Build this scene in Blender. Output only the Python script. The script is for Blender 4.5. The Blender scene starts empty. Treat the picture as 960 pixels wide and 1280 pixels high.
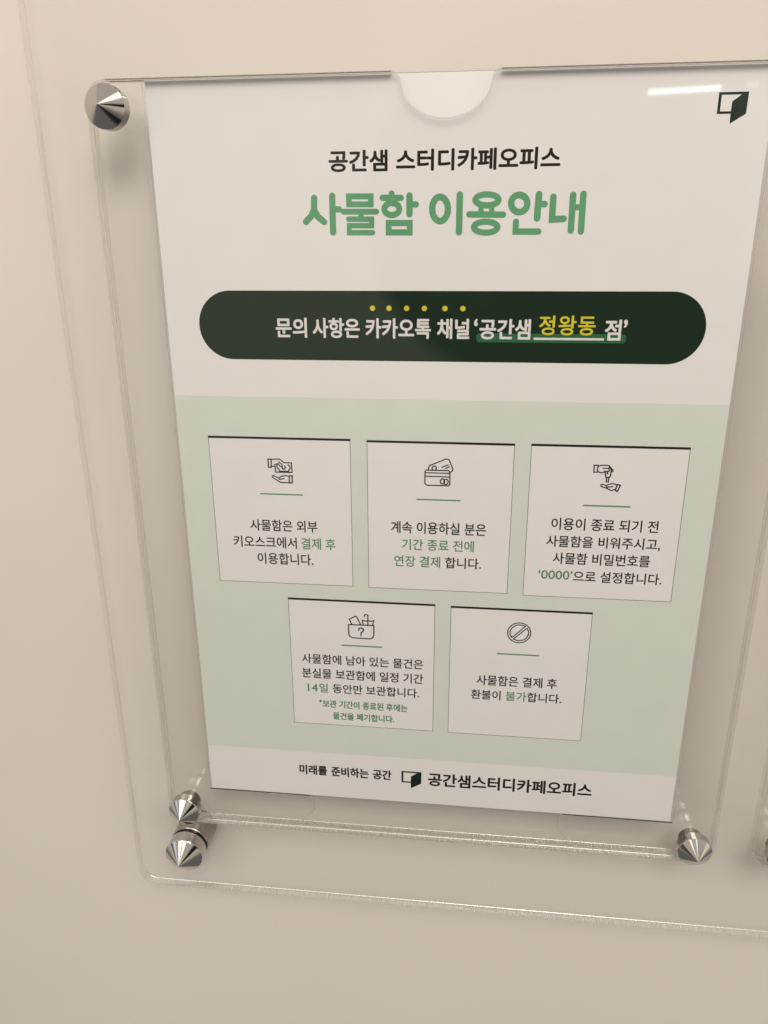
import bpy, bmesh, math, random
from mathutils import Vector, Matrix
from mathutils.geometry import tessellate_polygon

random.seed(4)
S = bpy.context.scene
COL = S.collection
MM = 0.001          # all measurements below are in millimetres: x to the right, y into the wall, z up

# ------------------------------------------------------------------ camera
cam_data = bpy.data.cameras.new('camera')
cam = bpy.data.objects.new('camera', cam_data)
COL.objects.link(cam)
RIGHT = Vector((0.99329352, 0.11547888, -0.00571106))
DOWN = Vector((0.03338317, -0.33373662, -0.94207507))
FWD = Vector((-0.11069577, 0.93556641, -0.33535347))
M = Matrix((RIGHT, -DOWN, -FWD)).transposed().to_4x4()
M.translation = Vector((117.952725, -294.553599, 246.985653)) * MM
cam.matrix_world = M
cam_data.sensor_fit = 'VERTICAL'
cam_data.sensor_height = 36.0
cam_data.lens = 36.0 * 980.9 / 1280.0
cam_data.clip_start = 0.005
cam_data.clip_end = 100.0
S.camera = cam

# ------------------------------------------------------------------ world: the dim warm room the acrylic mirrors
W = bpy.data.worlds.new("World")
S.world = W
W.use_nodes = True
nt = W.node_tree
nt.nodes.clear()


def mnode(op, a, b=None, c=None, clamp=False):
    n = nt.nodes.new('ShaderNodeMath')
    n.operation = op
    n.use_clamp = clamp
    for i, v in enumerate((a, b, c)):
        if v is None:
            continue
        if isinstance(v, (int, float)):
            n.inputs[i].default_value = v
        else:
            nt.links.new(v, n.inputs[i])
    return n.outputs[0]


def smooth(v, lo, hi):
    n = nt.nodes.new('ShaderNodeMapRange')
    n.interpolation_type = 'SMOOTHSTEP'
    nt.links.new(v, n.inputs[0])
    n.inputs[1].default_value = lo
    n.inputs[2].default_value = hi
    n.inputs[3].default_value = 0.0
    n.inputs[4].default_value = 1.0
    return n.outputs[0]


def mixc(f, a, b):
    n = nt.nodes.new('ShaderNodeMix')
    n.data_type = 'RGBA'
    nt.links.new(f, n.inputs[0])
    for i, v in ((6, a), (7, b)):
        if isinstance(v, tuple):
            n.inputs[i].default_value = (*v, 1.0)
        else:
            nt.links.new(v, n.inputs[i])
    return n.outputs[2]


tc = nt.nodes.new('ShaderNodeTexCoord')
sx = nt.nodes.new('ShaderNodeSeparateXYZ')
nt.links.new(tc.outputs['Generated'], sx.inputs[0])
dx, dy, dz = sx.outputs
ady = mnode('MAXIMUM', mnode('ABSOLUTE', dy), 0.02)
u = mnode('DIVIDE', dx, ady)
v = mnode('DIVIDE', dz, ady)
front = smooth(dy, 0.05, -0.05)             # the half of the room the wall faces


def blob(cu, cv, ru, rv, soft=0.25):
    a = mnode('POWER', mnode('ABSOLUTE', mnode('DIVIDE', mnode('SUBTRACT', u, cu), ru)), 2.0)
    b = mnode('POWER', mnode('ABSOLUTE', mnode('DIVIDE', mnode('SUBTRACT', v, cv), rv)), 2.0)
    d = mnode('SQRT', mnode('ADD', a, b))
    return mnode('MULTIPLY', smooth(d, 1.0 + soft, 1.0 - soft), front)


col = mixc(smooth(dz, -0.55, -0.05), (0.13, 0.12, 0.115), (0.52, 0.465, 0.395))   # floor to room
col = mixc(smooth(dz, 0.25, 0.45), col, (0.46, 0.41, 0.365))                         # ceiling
col = mixc(blob(-0.57, 0.80, 0.26, 0.22, 0.10), col, (1.9, 1.72, 1.50))             # bright patches added overhead for the cones' bright wedges
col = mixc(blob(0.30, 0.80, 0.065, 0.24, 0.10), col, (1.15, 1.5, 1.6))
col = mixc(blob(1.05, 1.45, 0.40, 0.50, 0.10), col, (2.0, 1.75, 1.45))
col = mixc(blob(-1.35, 0.35, 0.16, 0.42, 0.10), col, (0.62, 0.78, 1.0))             # cool patch to the left, added for the cones' bluish side
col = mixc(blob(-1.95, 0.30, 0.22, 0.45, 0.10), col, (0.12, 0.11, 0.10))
col = mixc(blob(2.6, 0.3, 0.8, 1.0, 0.15), col, (0.85, 0.73, 0.58))                 # brighter warm patch to the right
col = mixc(blob(1.02, 0.26, 0.50, 0.26, 0.08), col, (0.015, 0.015, 0.015))          # dark patches added for the cones' black wedges
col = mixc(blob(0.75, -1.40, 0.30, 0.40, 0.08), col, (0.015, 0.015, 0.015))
col = mixc(blob(-1.08, -0.25, 0.22, 0.42, 0.12), col, (0.085, 0.066, 0.05))         # brown patch added to darken a cone's left side
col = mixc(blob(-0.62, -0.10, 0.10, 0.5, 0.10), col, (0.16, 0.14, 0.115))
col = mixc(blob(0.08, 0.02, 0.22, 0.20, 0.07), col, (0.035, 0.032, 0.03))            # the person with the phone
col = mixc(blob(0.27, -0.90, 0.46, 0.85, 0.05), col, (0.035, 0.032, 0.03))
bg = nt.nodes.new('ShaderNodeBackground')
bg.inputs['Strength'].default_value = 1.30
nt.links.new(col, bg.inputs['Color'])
wo = nt.nodes.new('ShaderNodeOutputWorld')
nt.links.new(bg.outputs[0], wo.inputs[0])


# ------------------------------------------------------------------ lamps
def area_lamp(name, loc, target, sx_, sy_, watts, color):
    d = bpy.data.lights.new(name, 'AREA')
    d.shape = 'RECTANGLE'
    d.size, d.size_y = sx_, sy_
    d.energy = watts
    d.color = color
    o = bpy.data.objects.new(name, d)
    COL.objects.link(o)
    o.location = loc
    o.rotation_euler = (Vector(target) - Vector(loc)).to_track_quat('-Z', 'Y').to_euler()
    return o


area_lamp('warm_lamp', (0.26, -0.74, 0.77), (0.1, 0.0, 0.15), 0.32, 0.32, 4.0, (1.0, 0.87, 0.745))
area_lamp('warm_lamp', (-0.22, -0.80, 0.80), (0.1, 0.0, 0.15), 0.55, 0.55, 1.5, (1.0, 0.89, 0.79))  # second, unseen lamp added to soften the first one's shadows
# the far strip light that shows as a white bar in the acrylic near the corner logo
area_lamp('strip_light', (0.940, -3.503, 0.800), (0.1, 0.0, 0.25), 0.285, 0.021, 0.28, (0.80, 0.90, 1.0))

area_lamp('strip_light', (1.213, -3.503, 0.815), (0.1, 0.0, 0.25), 0.045, 0.018, 0.008, (0.90, 0.93, 1.0))

S.view_settings.view_transform = 'Standard'
S.view_settings.look = 'None'
S.view_settings.exposure = 0.0
S.view_settings.gamma = 1.0
S.view_settings.use_curve_mapping = False
S.render.engine = 'CYCLES'
S.cycles.max_bounces = 20
S.cycles.transparent_max_bounces = 48
S.cycles.glossy_bounces = 8
S.cycles.use_denoising = True
S.cycles.caustics_reflective = False


# ------------------------------------------------------------------ materials
def new_mat(name):
    m = bpy.data.materials.new(name)
    m.use_nodes = True
    t = m.node_tree
    t.nodes.clear()
    out = t.nodes.new('ShaderNodeOutputMaterial')
    return m, t, out


def noise(t, scale, detail=3.0, coords='Object', stretch=None):
    c = t.nodes.new('ShaderNodeTexCoord')
    n = t.nodes.new('ShaderNodeTexNoise')
    n.inputs['Scale'].default_value = scale
    n.inputs['Detail'].default_value = detail
    src = c.outputs[coords]
    if stretch:
        mp = t.nodes.new('ShaderNodeMapping')
        mp.inputs['Scale'].default_value = stretch
        t.links.new(src, mp.inputs[0])
        src = mp.outputs[0]
    t.links.new(src, n.inputs['Vector'])
    return n.outputs['Fac']


def ramp(t, fac, stops):
    r = t.nodes.new('ShaderNodeValToRGB')
    e = r.color_ramp.elements
    while len(e) < len(stops):
        e.new(0.5)
    for k, (p, c) in enumerate(stops):
        e[k].position = p
        e[k].color = (*c, 1.0)
    t.links.new(fac, r.inputs[0])
    return r.outputs[0]


def matte(name, color, rough=0.6, vary=0.03, scale=900.0, bump=0.0, spec=0.12, bscale=None):
    m, t, out = new_mat(name)
    b = t.nodes.new('ShaderNodeBsdfPrincipled')
    b.inputs['Roughness'].default_value = rough
    b.inputs['Specular IOR Level'].default_value = spec
    f = noise(t, scale, 4.0)
    lo = tuple(c * (1 - vary) for c in color)
    hi = tuple(min(1.0, c * (1 + vary)) for c in color)
    t.links.new(ramp(t, f, ((0.3, lo), (0.7, hi))), b.inputs['Base Color'])
    if bump:
        bp = t.nodes.new('ShaderNodeBump')
        bp.inputs['Strength'].default_value = bump
        bp.inputs['Distance'].default_value = 0.0004
        t.links.new(noise(t, bscale or scale, 3.0), bp.inputs['Height'])
        t.links.new(bp.outputs[0], b.inputs['Normal'])
    t.links.new(b.outputs[0], out.inputs[0])
    return m


def metal(name, color, rough, streak=0.0):
    m, t, out = new_mat(name)
    b = t.nodes.new('ShaderNodeBsdfPrincipled')
    b.inputs['Metallic'].default_value = 1.0
    b.inputs['Base Color'].default_value = (*color, 1.0)
    f = noise(t, 700.0, 3.0)
    mr = t.nodes.new('ShaderNodeMapRange')
    t.links.new(f, mr.inputs[0])
    mr.inputs[1].default_value, mr.inputs[2].default_value = 0.3, 0.7
    mr.inputs[3].default_value, mr.inputs[4].default_value = rough * 0.7, rough * 1.3
    t.links.new(mr.outputs[0], b.inputs['Roughness'])
    t.links.new(b.outputs[0], out.inputs[0])
    return m


def acrylic_face(name, base):
    """polished sheet: sees straight through, mirrors the room a little more at a glancing view"""
    m, t, out = new_mat(name)
    g = t.nodes.new('ShaderNodeNewGeometry')
    dot = t.nodes.new('ShaderNodeVectorMath')
    dot.operation = 'DOT_PRODUCT'
    t.links.new(g.outputs['Incoming'], dot.inputs[0])
    t.links.new(g.outputs['Normal'], dot.inputs[1])

    def mm(op, a, b=None):
        n = t.nodes.new('ShaderNodeMath')
        n.operation = op
        for i, q in enumerate((a, b)):
            if q is None:
                continue
            if isinstance(q, (int, float)):
                n.inputs[i].default_value = q
            else:
                t.links.new(q, n.inputs[i])
        return n.outputs[0]
    c = mm('ABSOLUTE', dot.outputs['Value'])
    fr = mm('ADD', mm('MULTIPLY', mm('POWER', mm('SUBTRACT', 1.0, c), 5.0), 0.96), base)
    tr = t.nodes.new('ShaderNodeBsdfTransparent')
    tr.inputs[0].default_value = (1.0, 1.0, 0.998, 1)
    gl = t.nodes.new('ShaderNodeBsdfGlossy')
    gl.inputs['Roughness'].default_value = 0.028
    mx = t.nodes.new('ShaderNodeMixShader')
    t.links.new(fr, mx.inputs[0])
    t.links.new(tr.outputs[0], mx.inputs[1])
    t.links.new(gl.outputs[0], mx.inputs[2])
    t.links.new(mx.outputs[0], out.inputs[0])
    return m


def acrylic_edge(name, clear, mirror, scatter, rough, bump, tint=0.97):
    """cut edge of the sheet: partly clear, partly mirror, scattering a little on fine saw marks"""
    m, t, out = new_mat(name)
    saw = noise(t, 1.0, 4.0, stretch=(1000.0, 30.0, 30.0))
    bp = t.nodes.new('ShaderNodeBump')
    bp.inputs['Strength'].default_value = bump
    bp.inputs['Distance'].default_value = 0.0003
    t.links.new(saw, bp.inputs['Height'])
    tr = t.nodes.new('ShaderNodeBsdfTransparent')
    tr.inputs[0].default_value = (tint, tint * 0.99, tint * 0.985, 1)
    gl = t.nodes.new('ShaderNodeBsdfGlossy')
    gl.inputs['Roughness'].default_value = rough
    gl.inputs['Color'].default_value = (0.4 + 0.6 * tint,) * 3 + (1,)
    t.links.new(bp.outputs[0], gl.inputs['Normal'])
    df = t.nodes.new('ShaderNodeBsdfDiffuse')
    df.inputs[0].default_value = (0.95, 0.93, 0.90, 1)
    m1 = t.nodes.new('ShaderNodeMixShader')
    m1.inputs[0].default_value = mirror / (mirror + clear)
    t.links.new(tr.outputs[0], m1.inputs[1])
    t.links.new(gl.outputs[0], m1.inputs[2])
    m2 = t.nodes.new('ShaderNodeMixShader')
    mr = t.nodes.new('ShaderNodeMapRange')
    t.links.new(saw, mr.inputs[0])
    mr.inputs[1].default_value, mr.inputs[2].default_value = 0.35, 0.75
    mr.inputs[3].default_value, mr.inputs[4].default_value = scatter * 0.5, scatter * 1.6
    t.links.new(mr.outputs[0], m2.inputs[0])
    t.links.new(m1.outputs[0], m2.inputs[1])
    t.links.new(df.outputs[0], m2.inputs[2])
    t.links.new(m2.outputs[0], out.inputs[0])
    return m


MAT = {
    'wall': matte('wall_paint', (0.82, 0.79, 0.752), 0.75, 0.022, 7.0, bump=0.10, spec=0.25, bscale=420.0),
    'paper': matte('poster_paper', (0.875, 0.885, 0.90), 0.6, 0.012, 60.0, spec=0.15),
    'pale': matte('pale_green_print', (0.735, 0.815, 0.77), 0.55, 0.015, 80.0),
    'dark': matte('dark_green_print', (0.012, 0.030, 0.017), 0.45, 0.06, 80.0),
    'ink': matte('black_ink', (0.022, 0.019, 0.014), 0.5, 0.08, 300.0),
    'line': matte('thin_rule_ink', (0.16, 0.15, 0.13), 0.5, 0.08, 300.0),
    'title': matte('mid_green_ink', (0.14, 0.40, 0.215), 0.5, 0.04, 120.0),
    'green': matte('green_ink', (0.12, 0.29, 0.165), 0.5, 0.05, 300.0),
    'white': matte('unprinted_white', (0.80, 0.80, 0.80), 0.5, 0.02, 300.0),
    'yellow': matte('yellow_ink', (0.70, 0.64, 0.05), 0.5, 0.05, 300.0),
    'mark': matte('highlight_green_ink', (0.035, 0.15, 0.075), 0.5, 0.05, 200.0),
    'chrome': metal('polished_chrome', (0.58, 0.565, 0.545), 0.06),
    'steel': metal('satin_steel', (0.36, 0.34, 0.31), 0.5),
    'barrel': metal('brushed_steel', (0.42, 0.39, 0.35), 0.30),
    'rubber': matte('black_washer', (0.015, 0.014, 0.013), 0.5, 0.1, 300.0),
    'acrylic': acrylic_face('clear_acrylic', 0.015),
    'front': acrylic_face('glossy_clear_acrylic', 0.021),
    'spacer': acrylic_edge('acrylic_spacer_edge', 0.60, 0.22, 0.22, 0.08, 0.1),
    'edge': acrylic_edge('acrylic_polished_edge', 0.76, 0.18, 0.06, 0.05, 0.05),
    'top': acrylic_edge('acrylic_shaded_edge', 0.30, 0.68, 0.01, 0.08, 0.05, 0.12),  # dark tint puts the shaded band into the top edge
    'glint': acrylic_edge('acrylic_glint_edge', 0.46, 0.34, 0.32, 0.22, 0.30),  # extra scatter paints in the light the lower edge catches
}


# ------------------------------------------------------------------ helpers
def link(name, bm, mats, parent=None):
    me = bpy.data.meshes.new(name)
    bm.to_mesh(me)
    bm.free()
    return link_mesh(name, me, mats, parent)


def link_mesh(name, me, mats, parent=None):
    me.name = name
    for m in (mats if isinstance(mats, (list, tuple)) else [mats]):
        me.materials.append(m)
    o = bpy.data.objects.new(name, me)
    COL.objects.link(o)
    if parent is not None:
        o.parent = parent
    return o


def tag(o, label, category, group=None):
    o['label'] = label
    o['category'] = category
    if group:
        o['group'] = group
    return o


def empty(name, loc=(0, 0, 0)):
    o = bpy.data.objects.new(name, None)
    o.empty_display_size = 0.01
    COL.objects.link(o)
    o.location = Vector(loc) * MM
    return o


def copy_tree(o, parent=None):
    c = o.copy()
    COL.objects.link(c)
    c.parent = parent
    for ch in list(o.children):
        copy_tree(ch, c)
    return c


def arc(cx, cz, r, a0, a1, n=10):
    return [(cx + r * math.cos(math.radians(a0 + (a1 - a0) * i / n)),
             cz + r * math.sin(math.radians(a0 + (a1 - a0) * i / n))) for i in range(n + 1)]


def round_rect(x0, x1, z0, z1, r, n=10):
    return (arc(x1 - r, z1 - r, r, 0, 90, n) + arc(x0 + r, z1 - r, r, 90, 180, n)
            + arc(x0 + r, z0 + r, r, 180, 270, n) + arc(x1 - r, z0 + r, r, 270, 360, n))


def prism(name, outline, y0, y1, face_mat, edge_mat, parent=None, bev=0.32):
    """outline (x, z) in mm pushed from y0 to y1: faces take face_mat, the cut sides edge_mat, with a tiny arris"""
    bm = bmesh.new()
    a = [bm.verts.new(Vector((x, y0, z)) * MM) for x, z in outline]
    b = [bm.verts.new(Vector((x, y1, z)) * MM) for x, z in outline]
    f0 = bm.faces.new(a)
    f1 = bm.faces.new(b[::-1])
    f0.material_index = f1.material_index = 0
    n = len(outline)
    for i in range(n):
        j = (i + 1) % n
        f = bm.faces.new((a[j], a[i], b[i], b[j]))
        f.material_index = 1
        f.smooth = True
    bmesh.ops.recalc_face_normals(bm, faces=bm.faces)
    bm.normal_update()
    if bev:
        es = [e for e in bm.edges if len(e.link_faces) == 2
              and {e.link_faces[0].material_index, e.link_faces[1].material_index} == {0, 1}]
        bmesh.ops.bevel(bm, geom=es, offset=bev * MM, segments=1, affect='EDGES', material=1)
    bm.normal_update()
    for f in bm.faces:                       # the lower cut takes the brighter mix that paints its glint
        if f.material_index == 1 and f.normal.z < -0.6:
            f.material_index = 2
        if f.material_index == 1 and f.normal.z > 0.9999:
            f.material_index = 3
    return link(name, bm, [face_mat, edge_mat, MAT['glint'], MAT['top']], parent)


def lathe(name, profile, mats, parent=None, seg=96, centre=(0, 0)):
    """profile of (radius, y) in mm turned about the y axis; every band keeps its own vertices, so rims stay crisp"""
    bm = bmesh.new()
    for (r0, y0), (r1, y1) in zip(profile, profile[1:]):
        def ring(r, y):
            if r < 1e-6:
                return [bm.verts.new(Vector((centre[0], y, centre[1])) * MM)]
            return [bm.verts.new(Vector((centre[0] + r * math.cos(2 * math.pi * i / seg), y,
                                         centre[1] + r * math.sin(2 * math.pi * i / seg))) * MM) for i in range(seg)]
        A, B = ring(r0, y0), ring(r1, y1)
        for i in range(seg):
            j = (i + 1) % seg
            vs = [A[i % len(A)], A[j % len(A)], B[j % len(B)], B[i % len(B)]]
            u_ = []
            for q in vs:
                if q not in u_:
                    u_.append(q)
            f = bm.faces.new(u_)
            f.smooth = len(u_) == 4
    bmesh.ops.recalc_face_normals(bm, faces=bm.faces)
    return link(name, bm, mats, parent)


def sheet(bm, pts, y):
    tris = tessellate_polygon([[Vector((x, z, 0)) for x, z in pts]])
    vs = [bm.verts.new(Vector((x, y, z)) * MM) for x, z in pts]
    for t in tris:
        bm.faces.new([vs[i] for i in t])


def sheet_obj(name, pts, y, mat, parent):
    bm = bmesh.new()
    sheet(bm, pts, y)
    return link(name, bm, mat, parent)


def rect(x0, x1, z0, z1):
    return [(x0, z0), (x1, z0), (x1, z1), (x0, z1)]


def stroke(bm, pts, w, y, closed=False, round_cap=True):
    """a mitred ribbon of width w along pts, with half-round ends"""
    P = [Vector(p) for p in pts]
    n = len(P)
    h = w / 2
    L, R = [], []
    for i in range(n):
        if closed:
            d0 = (P[i] - P[i - 1]).normalized()
            d1 = (P[(i + 1) % n] - P[i]).normalized()
        else:
            d1 = (P[i + 1] - P[i]).normalized() if i < n - 1 else (P[i] - P[i - 1]).normalized()
            d0 = (P[i] - P[i - 1]).normalized() if i > 0 else d1
        n0, n1 = Vector((-d0.y, d0.x)), Vector((-d1.y, d1.x))
        mt = n0 + n1
        if mt.length < 0.3:
            mt = n1.copy()
        mt.normalize()
        k = h / max(0.55, mt.dot(n1))
        L.append(P[i] + mt * k)
        R.append(P[i] - mt * k)
    vl = [bm.verts.new(Vector((p.x, y, p.y)) * MM) for p in L]
    vr = [bm.verts.new(Vector((p.x, y, p.y)) * MM) for p in R]
    for i in range(n if closed else n - 1):
        j = (i + 1) % n
        bm.faces.new((vl[i], vr[i], vr[j], vl[j]))
    if not closed and round_cap:
        for p, d in ((P[0], P[0] - P[1]), (P[-1], P[-1] - P[-2])):
            a0 = math.degrees(math.atan2(d.y, d.x))
            vs = [bm.verts.new(Vector((x, y, z)) * MM) for x, z in arc(p.x, p.y, h, a0 - 90, a0 + 90, 10)]
            bm.faces.new(vs)


def strokes_obj(name, items, y, mat, parent, grow=0.0):
    bm = bmesh.new()
    for k, (closed, w, pts) in enumerate(items):
        stroke(bm, pts, w + grow, y - 0.003 * k, closed == 1)
    bmesh.ops.recalc_face_normals(bm, faces=bm.faces)
    return link(name, bm, mat, parent)


def text_mesh(runs, y, bold):
    """runs of (words, x_left, x_right, z_bottom, z_top): each set to fill its measured box"""
    out = bmesh.new()
    for words, x0, x1, z0, z1, *extra in runs:
        c = bpy.data.curves.new('lettering', 'FONT')
        c.body = words
        c.size = 1.0
        c.resolution_u = 4
        if extra:
            c.space_character = extra[0]
        o = bpy.data.objects.new('lettering', c)
        COL.objects.link(o)
        bpy.context.view_layer.update()
        me = bpy.data.meshes.new_from_object(o.evaluated_get(bpy.context.evaluated_depsgraph_get()))
        bpy.data.objects.remove(o)
        bpy.data.curves.remove(c)
        xs = [q.co.x for q in me.vertices]
        ys = [q.co.y for q in me.vertices]
        x0, x1, z0, z1 = x0 + bold, x1 - bold, z0 + bold, z1 - bold
        a0, a1 = min(xs), max(xs)
        b0, b1 = min(ys), max(ys)
        for q in me.vertices:
            X = x0 + (q.co.x - a0) / (a1 - a0) * (x1 - x0)
            Z = z0 + (q.co.y - b0) / (b1 - b0) * (z1 - z0)
            q.co = Vector((X, y, Z)) * MM
        out.from_mesh(me)
        if bold:                              # heavier weight: the glyphs struck again a hair around themselves
            for k in range(8):
                a = 2 * math.pi * k / 8
                me2 = me.copy()
                me2.transform(Matrix.Translation(Vector((bold * math.cos(a), 0.0015 * (k + 1), bold * math.sin(a))) * MM))
                out.from_mesh(me2)
                bpy.data.meshes.remove(me2)
        bpy.data.meshes.remove(me)
    return out


def text_obj(name, runs, y, mat, parent, bold=0.0):
    return link(name, text_mesh(runs, y, bold), mat, parent)


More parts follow.
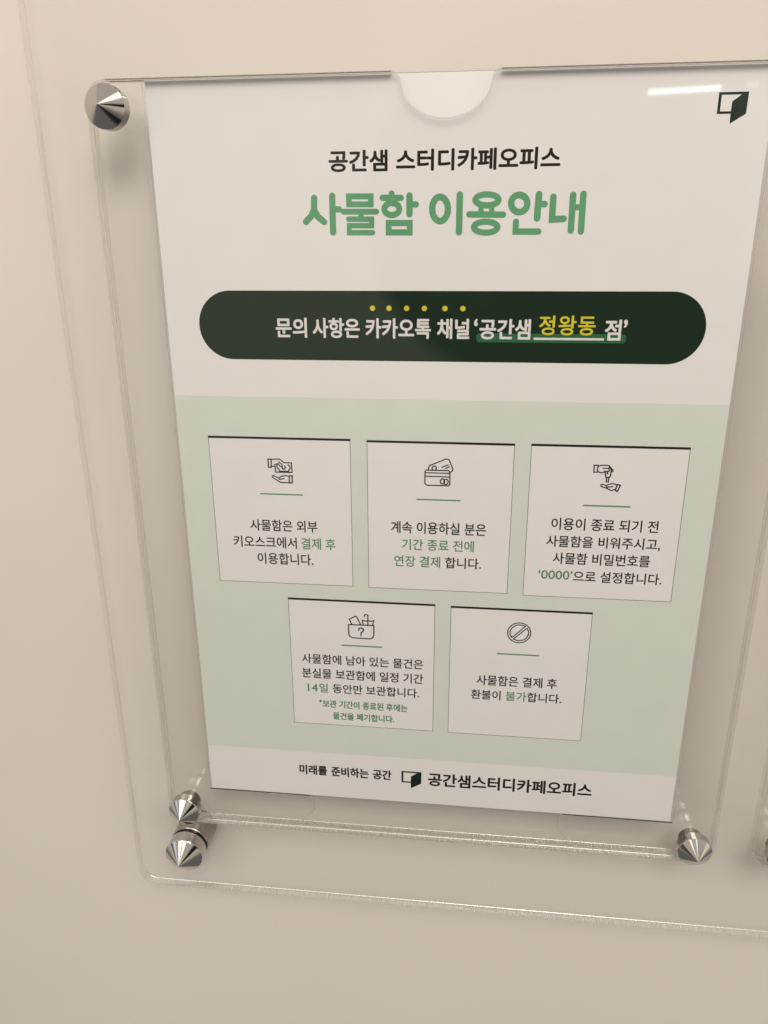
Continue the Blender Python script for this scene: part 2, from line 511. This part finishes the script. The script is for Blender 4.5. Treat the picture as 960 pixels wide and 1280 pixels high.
STROKES = {
    'H1': [(0, 1.95, [(58.85, 258.7), (58.72, 254.95), (57.61, 252.74), (55.59, 250.8)]),
        (0, 1.95, [(58.88, 254.4), (60.02, 252.44), (62.2, 250.75)]),
        (0, 1.95, [(65.34, 259.29), (65.36, 247.2)]),
        (0, 1.8, [(65.52, 254.89), (67.74, 254.88)]),
        (1, 1.65, [(71.24, 259.12), (79.12, 259.04), (79.09, 256.42), (71.3, 256.49)]),
        (0, 1.65, [(69.27, 254.09), (81.02, 253.99)]),
        (0, 1.65, [(75.49, 253.93), (75.51, 251.71)]),
        (0, 1.5, [(71.08, 251.58), (79.33, 251.52), (79.31, 249.35), (71.27, 249.41), (71.22, 247.05), (79.64, 247.01)]),
        (0, 1.75, [(86.48, 259.89), (86.48, 258.75)]),
        (0, 1.75, [(83.24, 258.51), (89.77, 258.44)]),
        (1, 1.75, [(89.19, 254.8), (89.12, 254.36), (88.92, 253.94), (88.61, 253.57), (88.19, 253.26), (87.68, 253.03), (87.12, 252.89), (86.53, 252.84), (85.93, 252.9), (85.37, 253.05), (84.87, 253.29), (84.45, 253.61), (84.13, 253.98), (83.94, 254.4), (83.87, 254.84), (83.94, 255.28), (84.14, 255.7), (84.46, 256.07), (84.88, 256.38), (85.38, 256.61), (85.95, 256.75), (86.54, 256.79), (87.13, 256.73), (87.69, 256.58), (88.19, 256.35), (88.61, 256.03), (88.92, 255.65), (89.12, 255.24)]),
        (0, 1.9, [(92.75, 259.12), (92.78, 253.12)]),
        (0, 1.75, [(92.94, 256.29), (95.05, 256.27)]),
        (1, 1.75, [(85.39, 250.2), (92.92, 250.15), (92.93, 247.04), (85.38, 247.09)])],
    'H2': [(1, 1.9, [(106.26, 254.66), (106.21, 253.78), (106.02, 252.95), (105.71, 252.2), (105.28, 251.57), (104.77, 251.1), (104.19, 250.81), (103.58, 250.72), (102.96, 250.82), (102.37, 251.12), (101.83, 251.6), (101.39, 252.23), (101.04, 252.99), (100.83, 253.83), (100.75, 254.71), (100.8, 255.59), (100.99, 256.42), (101.31, 257.16), (101.73, 257.78), (102.25, 258.24), (102.82, 258.53), (103.43, 258.62), (104.04, 258.51), (104.63, 258.22), (105.16, 257.75), (105.61, 257.12), (105.95, 256.37), (106.17, 255.54)]),
        (0, 1.95, [(110.28, 259.26), (110.29, 247.03)]),
        (1, 1.7, [(123.72, 257.47), (123.63, 257.08), (123.35, 256.7), (122.89, 256.37), (122.26, 256.1), (121.5, 255.89), (120.66, 255.77), (119.76, 255.73), (118.86, 255.78), (118, 255.92), (117.22, 256.14), (116.57, 256.43), (116.08, 256.77), (115.76, 257.15), (115.65, 257.55), (115.74, 257.94), (116.02, 258.31), (116.49, 258.64), (117.12, 258.92), (117.88, 259.12), (118.73, 259.24), (119.62, 259.28), (120.52, 259.22), (121.38, 259.08), (122.15, 258.86), (122.79, 258.58), (123.29, 258.24), (123.6, 257.86)]),
        (0, 1.5, [(117.75, 255.33), (117.71, 252.95)]),
        (0, 1.5, [(121.42, 255.3), (121.51, 252.92)]),
        (0, 1.75, [(113.7, 252.86), (125.44, 252.65)]),
        (1, 1.7, [(123.72, 248.59), (123.63, 248.19), (123.34, 247.8), (122.86, 247.46), (122.22, 247.18), (121.44, 246.97), (120.57, 246.84), (119.65, 246.8), (118.72, 246.85), (117.84, 246.99), (117.05, 247.21), (116.38, 247.5), (115.87, 247.85), (115.55, 248.24), (115.43, 248.64), (115.52, 249.04), (115.82, 249.42), (116.3, 249.76), (116.95, 250.05), (117.73, 250.25), (118.6, 250.38), (119.52, 250.42), (120.44, 250.37), (121.31, 250.23), (122.11, 250.01), (122.77, 249.72), (123.28, 249.37), (123.6, 248.99)]),
        (1, 1.85, [(133.55, 256.19), (133.51, 255.58), (133.34, 254.99), (133.04, 254.47), (132.63, 254.03), (132.12, 253.7), (131.55, 253.5), (130.94, 253.44), (130.32, 253.51), (129.73, 253.72), (129.19, 254.06), (128.73, 254.51), (128.37, 255.04), (128.14, 255.63), (128.04, 256.25), (128.08, 256.86), (128.26, 257.45), (128.56, 257.97), (128.97, 258.4), (129.48, 258.72), (130.05, 258.92), (130.66, 258.98), (131.27, 258.91), (131.86, 258.7), (132.4, 258.36), (132.86, 257.92), (133.21, 257.4), (133.45, 256.81)]),
        (0, 1.95, [(137.36, 259.09), (137.13, 251.43)]),
        (0, 1.75, [(137.61, 255.98), (139.48, 255.96)]),
        (0, 1.75, [(129.97, 250.29), (129.94, 247.1), (137.83, 247.06)]),
        (0, 1.85, [(142.25, 258.22), (142.22, 250.97), (146.19, 251.18)]),
        (0, 1.85, [(148.86, 258.73), (148.89, 247.35)]),
        (0, 1.85, [(152.28, 259.05), (152.34, 247.03)]),
        (0, 1.6, [(149.64, 254.87), (151.74, 254.85)])],
    'pay': [(1, 0.3, [(36.6, 162.2), (37.88, 162.2), (37.81, 158.82), (36.72, 158.79)]),
        (0, 0.25, [(38.13, 162.03), (39.33, 162.32), (41.36, 162.26), (42.27, 161.71), (42.82, 160.87)]),
        (0, 0.25, [(38.06, 159.35), (39.33, 159.13)]),
        (0, 0.25, [(39.38, 160.08), (39.47, 156.87), (46.19, 156.89), (46.12, 160.87), (43.07, 160.87)]),
        (0, 0.25, [(39.38, 160.08), (40.76, 160.38), (41.38, 159.36), (42.23, 159.21)]),
        (0, 0.25, [(40.97, 161.16), (42.11, 160.24), (42.33, 159.56)]),
        (0, 0.3, [(43.24, 159.52), (43.38, 159.4), (43.48, 159.23), (43.53, 159.04), (43.53, 158.83), (43.48, 158.63), (43.38, 158.45), (43.24, 158.3), (43.08, 158.2), (42.9, 158.15), (42.71, 158.16), (42.55, 158.23), (42.41, 158.35), (42.31, 158.51), (42.25, 158.7), (42.25, 158.91), (42.29, 159.11)]),
        (0, 0.25, [(40.23, 160.02), (40.24, 158.63), (41.05, 157.87), (41.19, 157.27), (44.86, 157.34), (44.88, 157.9), (45.5, 158.43), (45.38, 159.38), (44.73, 160.14)]),
        (0, 0.25, [(44.93, 155.29), (43.23, 155.5), (41.85, 155.2), (40.62, 154.38), (38.62, 155.45), (38.06, 155.17), (38.06, 154.65), (41.38, 152.56), (44.8, 152.58)]),
        (0, 0.25, [(40.62, 154.38), (40.93, 153.86), (42.83, 154.27)]),
        (1, 0.3, [(45.02, 155.47), (46.22, 155.5), (46.08, 152.53), (44.93, 152.49)])],
    'cards': [(1, 0.28, [(99.38, 158.95), (99.87, 159.44), (108.49, 159.46), (109.07, 158.89), (109.18, 153.95), (108.7, 153.28), (100.11, 153.24), (99.36, 153.99)]),
        (0, 0.25, [(99.47, 158.35), (109, 158.34)]),
        (0, 0.25, [(99.49, 156.94), (109.03, 156.85)]),
        (1, 0.25, [(107.08, 155), (107.04, 154.63), (106.91, 154.31), (106.69, 154.07), (106.43, 153.93), (106.15, 153.92), (105.88, 154.04), (105.66, 154.27), (105.51, 154.59), (105.45, 154.95), (105.5, 155.31), (105.63, 155.63), (105.84, 155.88), (106.11, 156.01), (106.39, 156.02), (106.66, 155.9), (106.88, 155.67), (107.03, 155.36)]),
        (1, 0.25, [(108.49, 154.92), (108.44, 154.56), (108.3, 154.23), (108.08, 153.99), (107.81, 153.85), (107.51, 153.84), (107.23, 153.96), (107, 154.19), (106.85, 154.51), (106.79, 154.87), (106.84, 155.23), (106.98, 155.55), (107.2, 155.8), (107.47, 155.93), (107.76, 155.94), (108.04, 155.82), (108.27, 155.59), (108.43, 155.28)]),
        (0, 0.26, [(100.76, 159.58), (100.75, 160.51), (101.23, 161.37), (107.58, 164.15), (108.63, 163.93), (110.17, 160.27), (110.18, 159.59), (109.55, 158.9)]),
        (0, 0.3, [(102.31, 159.78), (102.19, 159.95), (102.12, 160.14), (102.11, 160.34), (102.14, 160.54), (102.23, 160.73), (102.36, 160.89), (102.53, 161.02), (102.73, 161.1), (102.94, 161.13), (103.15, 161.11), (103.35, 161.04), (103.52, 160.93), (103.66, 160.77), (103.75, 160.59), (103.79, 160.39), (103.78, 160.19), (103.72, 159.99), (103.61, 159.82)]),
        (0, 0.22, [(105.95, 160.74), (108.43, 161.82)]),
        (0, 0.22, [(107.17, 160.27), (108.78, 160.99)])],
    'key': [(1, 0.28, [(163.8, 163.18), (165.19, 163.19), (165.18, 160.49), (163.84, 160.37)]),
        (0, 0.25, [(165.45, 162.9), (166.58, 163.26), (169.05, 163.24), (170.91, 161.4), (170.81, 160.82), (170.19, 160.8)]),
        (0, 0.25, [(165.56, 160.67), (166.53, 160.2), (167.29, 160.39), (167.72, 160.81), (169.42, 160.86), (169.41, 161.85)]),
        (0, 0.22, [(167.06, 162.08), (169.31, 162.02), (169.53, 163.01)]),
        (0, 0.3, [(169.9, 162.36), (170.34, 160.89)]),
        (0, 0.3, [(168.05, 160.57), (168.35, 158.84), (168.7, 158.44), (169.7, 158.47), (170.12, 159.06), (170.21, 160.64)]),
        (0, 0.35, [(168.92, 160.35), (169.03, 159.94)]),
        (1, 0.28, [(168.67, 158.44), (169.5, 158.46), (169.55, 156.71), (168.82, 156.69)]),
        (0, 0.25, [(172.91, 155.65), (171.39, 156.1), (170.16, 155.9), (168.9, 155.27), (167.53, 155.73), (166.85, 155.46), (166.98, 154.88), (169.07, 154.19), (170.86, 153.32), (172.38, 153.79)]),
        (0, 0.25, [(168.9, 155.27), (169.19, 154.53), (171.34, 154.93)]),
        (1, 0.3, [(173.05, 155.74), (174.16, 155.52), (173.23, 152.98), (172.4, 153.54)])],
    'lost': [(0, 0.32, [(67.66, 90.08), (67.64, 85.6), (68.03, 84.52), (69.19, 83.85), (76.92, 83.73), (78, 84.4), (78.43, 85.62), (78.47, 90.19), (67.66, 90.08)]),
        (0, 0.3, [(68.96, 90.35), (68.02, 92.73), (70.64, 94.19), (71.26, 93.83), (72.8, 90.37)]),
        (0, 0.32, [(74.46, 94.15), (74.46, 94.44), (74.55, 94.72), (74.7, 94.96), (74.91, 95.13), (75.16, 95.21), (75.41, 95.21), (75.64, 95.1), (75.82, 94.91), (75.94, 94.67), (75.98, 94.38), (75.97, 93.4), (75.93, 90.24)]),
        (0, 0.3, [(73.96, 90.23), (73.6, 92.48), (74.7, 92.11), (75.95, 92.37), (77.2, 92.13), (78.44, 92.55), (77.98, 90.45)]),
        (0, 0.36, [(71.95, 87.64), (72.15, 88.45), (73.05, 88.8), (73.94, 88.35), (74.01, 87.46), (73.01, 86.51), (72.96, 85.51)]),
        (0, 0.3, [(72.95, 85.07), (72.95, 84.95)])],
    'ban': [(1, 0.25, [(144.03, 90.45), (144, 89.64), (143.83, 88.86), (143.53, 88.11), (143.09, 87.42), (142.54, 86.81), (141.88, 86.31), (141.15, 85.92), (140.36, 85.67), (139.54, 85.55), (138.71, 85.57), (137.9, 85.73), (137.13, 86.03), (136.43, 86.46), (135.81, 87), (135.3, 87.63), (134.92, 88.34), (134.67, 89.11), (134.56, 89.91), (134.59, 90.72), (134.77, 91.5), (135.09, 92.25), (135.53, 92.93), (136.08, 93.53), (136.74, 94.03), (137.47, 94.4), (138.25, 94.65), (139.07, 94.77), (139.89, 94.74), (140.69, 94.58), (141.46, 94.29), (142.15, 93.87), (142.76, 93.33), (143.27, 92.71), (143.66, 92), (143.91, 91.24)]),
        (0, 0.25, [(136.42, 87.81), (135.67, 89.23), (135.51, 90.78), (136.29, 92.38), (137.6, 93.42), (139.11, 93.89), (140.82, 93.69), (141.7, 93.26), (136.42, 87.81)]),
        (0, 0.25, [(137.06, 87.17), (142.34, 92.42), (143.18, 91.02), (143.1, 89.46), (142.17, 87.66), (140.85, 86.8), (138.81, 86.49), (137.06, 87.17)])],
    'logo': [(9, 0, [(90.51, 16.79), (99.3, 16.85), (99.17, 10.91), (94.63, 8.14), (94.57, 11.08), (90.52, 10.96)]),
        (9, 0, [(91.46, 16.07), (97.23, 16.22), (94.69, 14.3), (94.57, 11.66), (91.47, 11.62)])],
}

# ------------------------------------------------------------------ the wall
WALL_Y = 20.0
bm = bmesh.new()
for x0, x1, y0, y1, z0, z1 in ((-1600, 1900, WALL_Y, WALL_Y + 100, -1500, 1500),):
    bmesh.ops.create_cube(bm, size=1.0, matrix=Matrix.Translation(Vector(((x0 + x1) / 2, (y0 + y1) / 2, (z0 + z1) / 2)) * MM)
                          @ Matrix.Diagonal((*(Vector((x1 - x0, y1 - y0, z1 - z0)) * MM), 1)))
wall = link('wall', bm, MAT['wall'])
wall['kind'] = 'structure'

# ------------------------------------------------------------------ the big clear panel behind everything
PANEL_Y0, PANEL_Y1 = 4.0, 8.5
panel = prism('backing_panel', round_rect(-44.4, 560, -66.6, 420, 8.5, 14), PANEL_Y0, PANEL_Y1, MAT['acrylic'], MAT['edge'], bev=0.5)
tag(panel, 'large clear acrylic backing panel with a rounded corner, between the wall and the sign holders', 'acrylic panel')

# ------------------------------------------------------------------ the clear holder: front sheet, back sheet and a spacer along each side
HX0, HX1, HZ0, HZ1, HR = -20.2, 229.6, -18.2, 297.4, 7.0
FY0, FY1, BY0, BY1 = -3.6, -0.45, 0.45, 3.6


def notched(x0, x1, z0, z1, r):
    top = [(x1 - 0, z1 - r)]
    out = arc(x1 - r, z1 - r, r, 0, 90)
    nc, depth, half = 104.9, 14.2, 15.2           # half-round finger notch with eased lips
    out += arc(nc + half + 3.0, z1 - 3.0, 3.0, 90, 165, 6)
    k = 26
    for i in range(k + 1):
        a = math.radians(-8 - 164 * i / k)
        out.append((nc + half * math.cos(a), z1 - 1.8 + (depth - 1.8) * math.sin(a)))
    out += arc(nc - half - 3.0, z1 - 3.0, 3.0, 15, 90, 6)
    out += arc(x0 + r, z1 - r, r, 90, 180) + arc(x0 + r, z0 + r, r, 180, 270) + arc(x1 - r, z0 + r, r, 270, 360)
    return out


holder = empty('sign_holder', (0, 0, 0))
tag(holder, 'clear acrylic sign holder around the green and white notice, half-round notch in its top', 'sign holder', 'sign holders on the backing panel')
prism('front_plate', notched(HX0, HX1, HZ0, HZ1, HR), FY0, FY1, MAT['front'], MAT['edge'], holder)
prism('back_plate', round_rect(HX0, HX1, HZ0, HZ1, HR), BY0, BY1, MAT['acrylic'], MAT['edge'], holder)
g = 0.3
left_spacer = (arc(HX0 + HR, HZ0 + HR, HR - g, 180, 270) + [(41.5, HZ0 + g), (49.4, -8.0), (49.4, -2.4)] + arc(47.4, -2.4, 2.0, 0, 90, 6)
               + [(-0.5, -0.4), (-0.5, HZ1 - g), (HX0 + HR, HZ1 - g)] + arc(HX0 + HR, HZ1 - HR, HR - g, 90, 180))
prism('spacer', left_spacer, FY1 + 0.02, BY0 - 0.02, MAT['acrylic'], MAT['spacer'], holder, bev=0)
cx = 105.0
right_spacer = [(2 * cx + 0.6 - x, z) for x, z in left_spacer][::-1]
right_spacer = [(min(x, HX1 - g), z) for x, z in right_spacer]
prism('spacer', right_spacer, FY1 + 0.02, BY0 - 0.02, MAT['acrylic'], MAT['spacer'], holder, bev=0)

neighbour = copy_tree(holder)
neighbour.location = Vector((266.6, 0, 0)) * MM
neighbour['label'] = 'empty clear sign holder cut off at the right edge, only its rounded corner in view'


# ------------------------------------------------------------------ chrome standoffs
def standoff(x, z, label):
    t = empty('cone_standoff', (x, FY0, z))
    tag(t, label, 'standoff', 'small chrome cone standoffs of the sign holders')
    y = 0.0
    cap = lathe('cone_cap', [(0, y), (6.95, y), (7.25, y - 0.35), (7.25, y - 4.3), (7.1, y - 4.5), (0, y - 10.2)], MAT['chrome'], t)
    lathe('neck', [(0, 5.2), (4.7, 5.2), (5.0, 4.9), (5.0, 0.05), (0, 0.05)], MAT['steel'], t)
    return t


so = standoff(-11.4, 288.2, 'small chrome cone standoff at the upper left corner of the notice holder')
for x, z, label in ((-11.4, -8.6, "small chrome cone standoff at the holder's lower left corner, just above the bigger standoff"),
                    (219.8, -8.6, 'small chrome cone standoff at the lower right corner of the notice holder'),
                    (257.2, -8.6, 'small chrome cone standoff cut off by the right edge of the photo')):
    c = copy_tree(so)
    c.location = Vector((x, FY0, z)) * MM
    c['label'] = label

big = empty('wall_standoff', (-16.4, WALL_Y, -39.9))
tag(big, 'bigger chrome standoff with a dark ring, at the rounded corner of the backing panel', 'standoff')
P0, P1 = PANEL_Y0 - WALL_Y, PANEL_Y1 - WALL_Y
lathe('cone_cap', [(0, P0), (8.9, P0), (9.25, P0 - 0.35), (9.25, P0 - 6.4), (9.05, P0 - 6.6), (0, P0 - 13.8)], MAT['chrome'], big)
lathe('washer', [(0, P0 + 1.9), (8.6, P0 + 1.9), (8.6, P0 + 0.03), (0, P0 + 0.03)], MAT['rubber'], big)
lathe('barrel', [(0, -0.1), (9.25, -0.1), (9.25, P0 + 2.3), (8.9, P0 + 1.95), (0, P0 + 1.95)], MAT['barrel'], big)

# ------------------------------------------------------------------ the printed notice
bm = bmesh.new()
bmesh.ops.create_cube(bm, size=1.0, matrix=Matrix.Translation(Vector((105.2, 0.06, 148.6)) * MM) @ Matrix.Diagonal((0.2096, 0.00012, 0.2970, 1)))
notice = link('printed_notice', bm, MAT['paper'])
tag(notice, 'white and pale green Korean notice with a dark green banner, inside the clear holder', 'notice')

Y1, Y2, Y3, Y4 = -0.03, -0.06, -0.09, -0.12
text_obj('shop_name_text', [('공간샘', 64.4, 85.1, 267.0, 274.0), ('스터디카페오피스', 88.0, 143.9, 267.0, 274.0)], Y1, MAT['ink'], notice, 0.22)
strokes_obj('title_text', STROKES['H1'] + STROKES['H2'], Y1, MAT['title'], notice, 0.32)

LOGO = [(0.05, 9.25), (9.3, 9.25), (9.2, 2.85), (4.5, 0.0), (4.4, 2.95), (0.1, 2.95)]
LOGO_HOLE = [(0.95, 8.5), (7.2, 8.5), (4.45, 6.5), (4.4, 3.65), (0.95, 3.65)]


def logo(x, z, s, parent):
    bm = bmesh.new()
    loops = [[Vector((x + a * s, z + b * s, 0)) for a, b in LOGO], [Vector((x + a * s, z + b * s, 0)) for a, b in LOGO_HOLE]]
    flat = loops[0] + loops[1]
    vs = [bm.verts.new(Vector((p.x, Y2, p.y)) * MM) for p in flat]
    for t in tessellate_polygon(loops):
        bm.faces.new([vs[i] for i in t])
    return link('open_door_logo', bm, MAT['logo'], parent)


MAT['logo'] = matte('logo_ink', (0.010, 0.026, 0.018), 0.45, 0.06, 200.0)
logo(192.8, 279.8, 1.0, notice)

# banner
banner = sheet_obj('banner', round_rect(12.9, 198.2, 201.6, 227.0, 12.69, 20), Y1, MAT['dark'], notice)
sheet_obj('highlight', round_rect(117.6, 171.0, 208.9, 212.1, 1.2, 6), Y2, MAT['mark'], banner)
sheet_obj('underline', rect(138.3, 163.3, 209.9, 210.7), Y3, MAT['white'], banner)
text_obj('banner_text', [('문의', 42.5, 54.5, 209.9, 217.3), ('사항은', 56.6, 74.5, 209.9, 217.3), ('카카오톡', 76.6, 100.9, 209.9, 217.3),
                         ('채널', 103.1, 115.0, 209.9, 217.3)], Y4, MAT['white'], banner, 0.2)
text_obj('channel_name_text', [('‘', 116.6, 118.0, 214.6, 217.3), ('공간샘', 118.6, 137.1, 209.9, 217.3)], Y4, MAT['white'], banner, 0.2)
text_obj('branch_suffix_text', [('점', 163.3, 169.1, 209.9, 217.3), ('’', 169.75, 171.15, 214.4, 217.3)], Y4, MAT['white'], banner, 0.2)
text_obj('branch_text', [('정왕동', 140.0, 160.0, 211.6, 218.6, 1.08)], Y4, MAT['yellow'], banner, 0.13)
for x in (79.3, 85.4, 91.9, 98.4, 105.9, 112.4):
    sheet_obj('accent_dot', arc(x, 220.85, 0.98, 0, 345, 23), Y2, MAT['yellow'], banner)

# pale green field with five white boxes
field = sheet_obj('pale_green_field', rect(0.42, 209.98, 24.1, 187.2), Y1, MAT['pale'], notice)


def info_box(x0, x1, z0, z1, rule, icon, black, green, small=None):
    b = sheet_obj('info_box', rect(x0, x1, z0, z1), Y2, MAT['paper'], notice)
    sheet_obj('top_rule', rect(x0 - 0.15, x1 + 0.15, z1 - 0.45, z1 + 0.45), Y4, MAT['ink'], b)
    bm = bmesh.new()
    stroke(bm, [(x0, z1 - 0.46), (x0, z0), (x1, z0), (x1, z1 - 0.46)], 0.2, Y3, round_cap=False)
    link('border', bm, MAT['line'], b)
    sheet_obj('divider', rect(*rule), Y3, MAT['green'], b)
    strokes_obj('icon', STROKES[icon], Y3, MAT['ink'], b, 0.2)
    text_obj('black_text', black, Y3, MAT['ink'], b, 0.08)
    text_obj('green_text', green, Y3, MAT['green'], b, 0.07)
    if small:
        text_obj('small_green_text', small, Y3, MAT['green'], b, 0.11)
    return b


info_box(12.8, 69.9, 108.1, 170.8, (32.6, 50.2, 147.25, 147.8), 'pay',
         [('사물함은 외부', 27.6, 55.7, 131.4, 136.5), ('키오스크에서', 20.0, 46.8, 123.9, 129.0), ('이용합니다.', 29.8, 53.5, 116.6, 121.8)],
         [('결제 후', 48.7, 63.0, 123.9, 129.0)])
info_box(76.6, 133.5, 107.9, 170.5, (96.1, 113.4, 146.95, 147.5), 'cards',
         [('계속 이용하실 분은', 85.9, 124.0, 132.6, 137.8), ('합니다.', 108.0, 122.5, 118.0, 122.9)],
         [('기간 종료 전에', 90.3, 119.4, 125.4, 130.3), ('연장 결제', 87.2, 106.0, 118.0, 122.9)])
info_box(139.9, 198.2, 107.4, 170.6, (160.8, 178.7, 146.6, 147.2), 'key',
         [('이용이 종료 되기 전', 149.3, 190.1, 136.4, 141.5), ('사물함을 비워주시고,', 147.8, 191.6, 129.0, 134.1),
          ('사물함 비밀번호를', 150.8, 188.4, 121.9, 126.9), ('으로 설정합니다.', 159.3, 193.7, 114.4, 119.3)],
         [('‘0000’', 145.5, 159.0, 115.1, 119.0)])
info_box(42.0, 104.2, 39.5, 101.1, (64.4, 81.9, 79.7, 80.3), 'lost',
         [('사물함에 남아 있는 물건은', 46.7, 99.6, 70.2, 75.0), ('분실물 보관함에 일정 기간', 46.5, 99.7, 63.0, 67.9),
          ('동안만 보관합니다.', 59.9, 98.0, 55.9, 60.6)],
         [('14', 48.7, 53.3, 56.1, 60.0), ('일', 53.9, 57.8, 55.9, 60.5)],
         [('*', 53.6, 54.9, 50.7, 52.1), ('보관 기간이 종료된 후에는', 55.2, 93.0, 48.3, 52.2), ('물건을 폐기합니다.', 59.6, 87.1, 42.3, 46.1)])
info_box(110.9, 168.2, 39.3, 100.7, (130.6, 148.1, 79.6, 80.2), 'ban',
         [('사물함은 결제 후', 122.5, 156.3, 64.3, 69.3), ('환불이', 120.4, 133.0, 57.2, 61.9), ('합니다.', 144.2, 158.6, 57.2, 61.9)],
         [('불가', 135.1, 143.9, 57.2, 61.9)])

# foot of the sheet
text_obj('slogan_text', [('미래를', 43.1, 56.1, 11.5, 16.9), ('준비하는', 58.0, 75.3, 11.5, 16.9), ('공간', 77.2, 85.8, 11.5, 16.9)], Y1, MAT['ink'], notice, 0.18)
logo(90.3, 8.0, 0.985, notice)
text_obj('business_name_text', [('공간샘스터디카페오피스', 102.4, 175.1, 10.0, 17.2)], Y1, MAT['ink'], notice, 0.22)
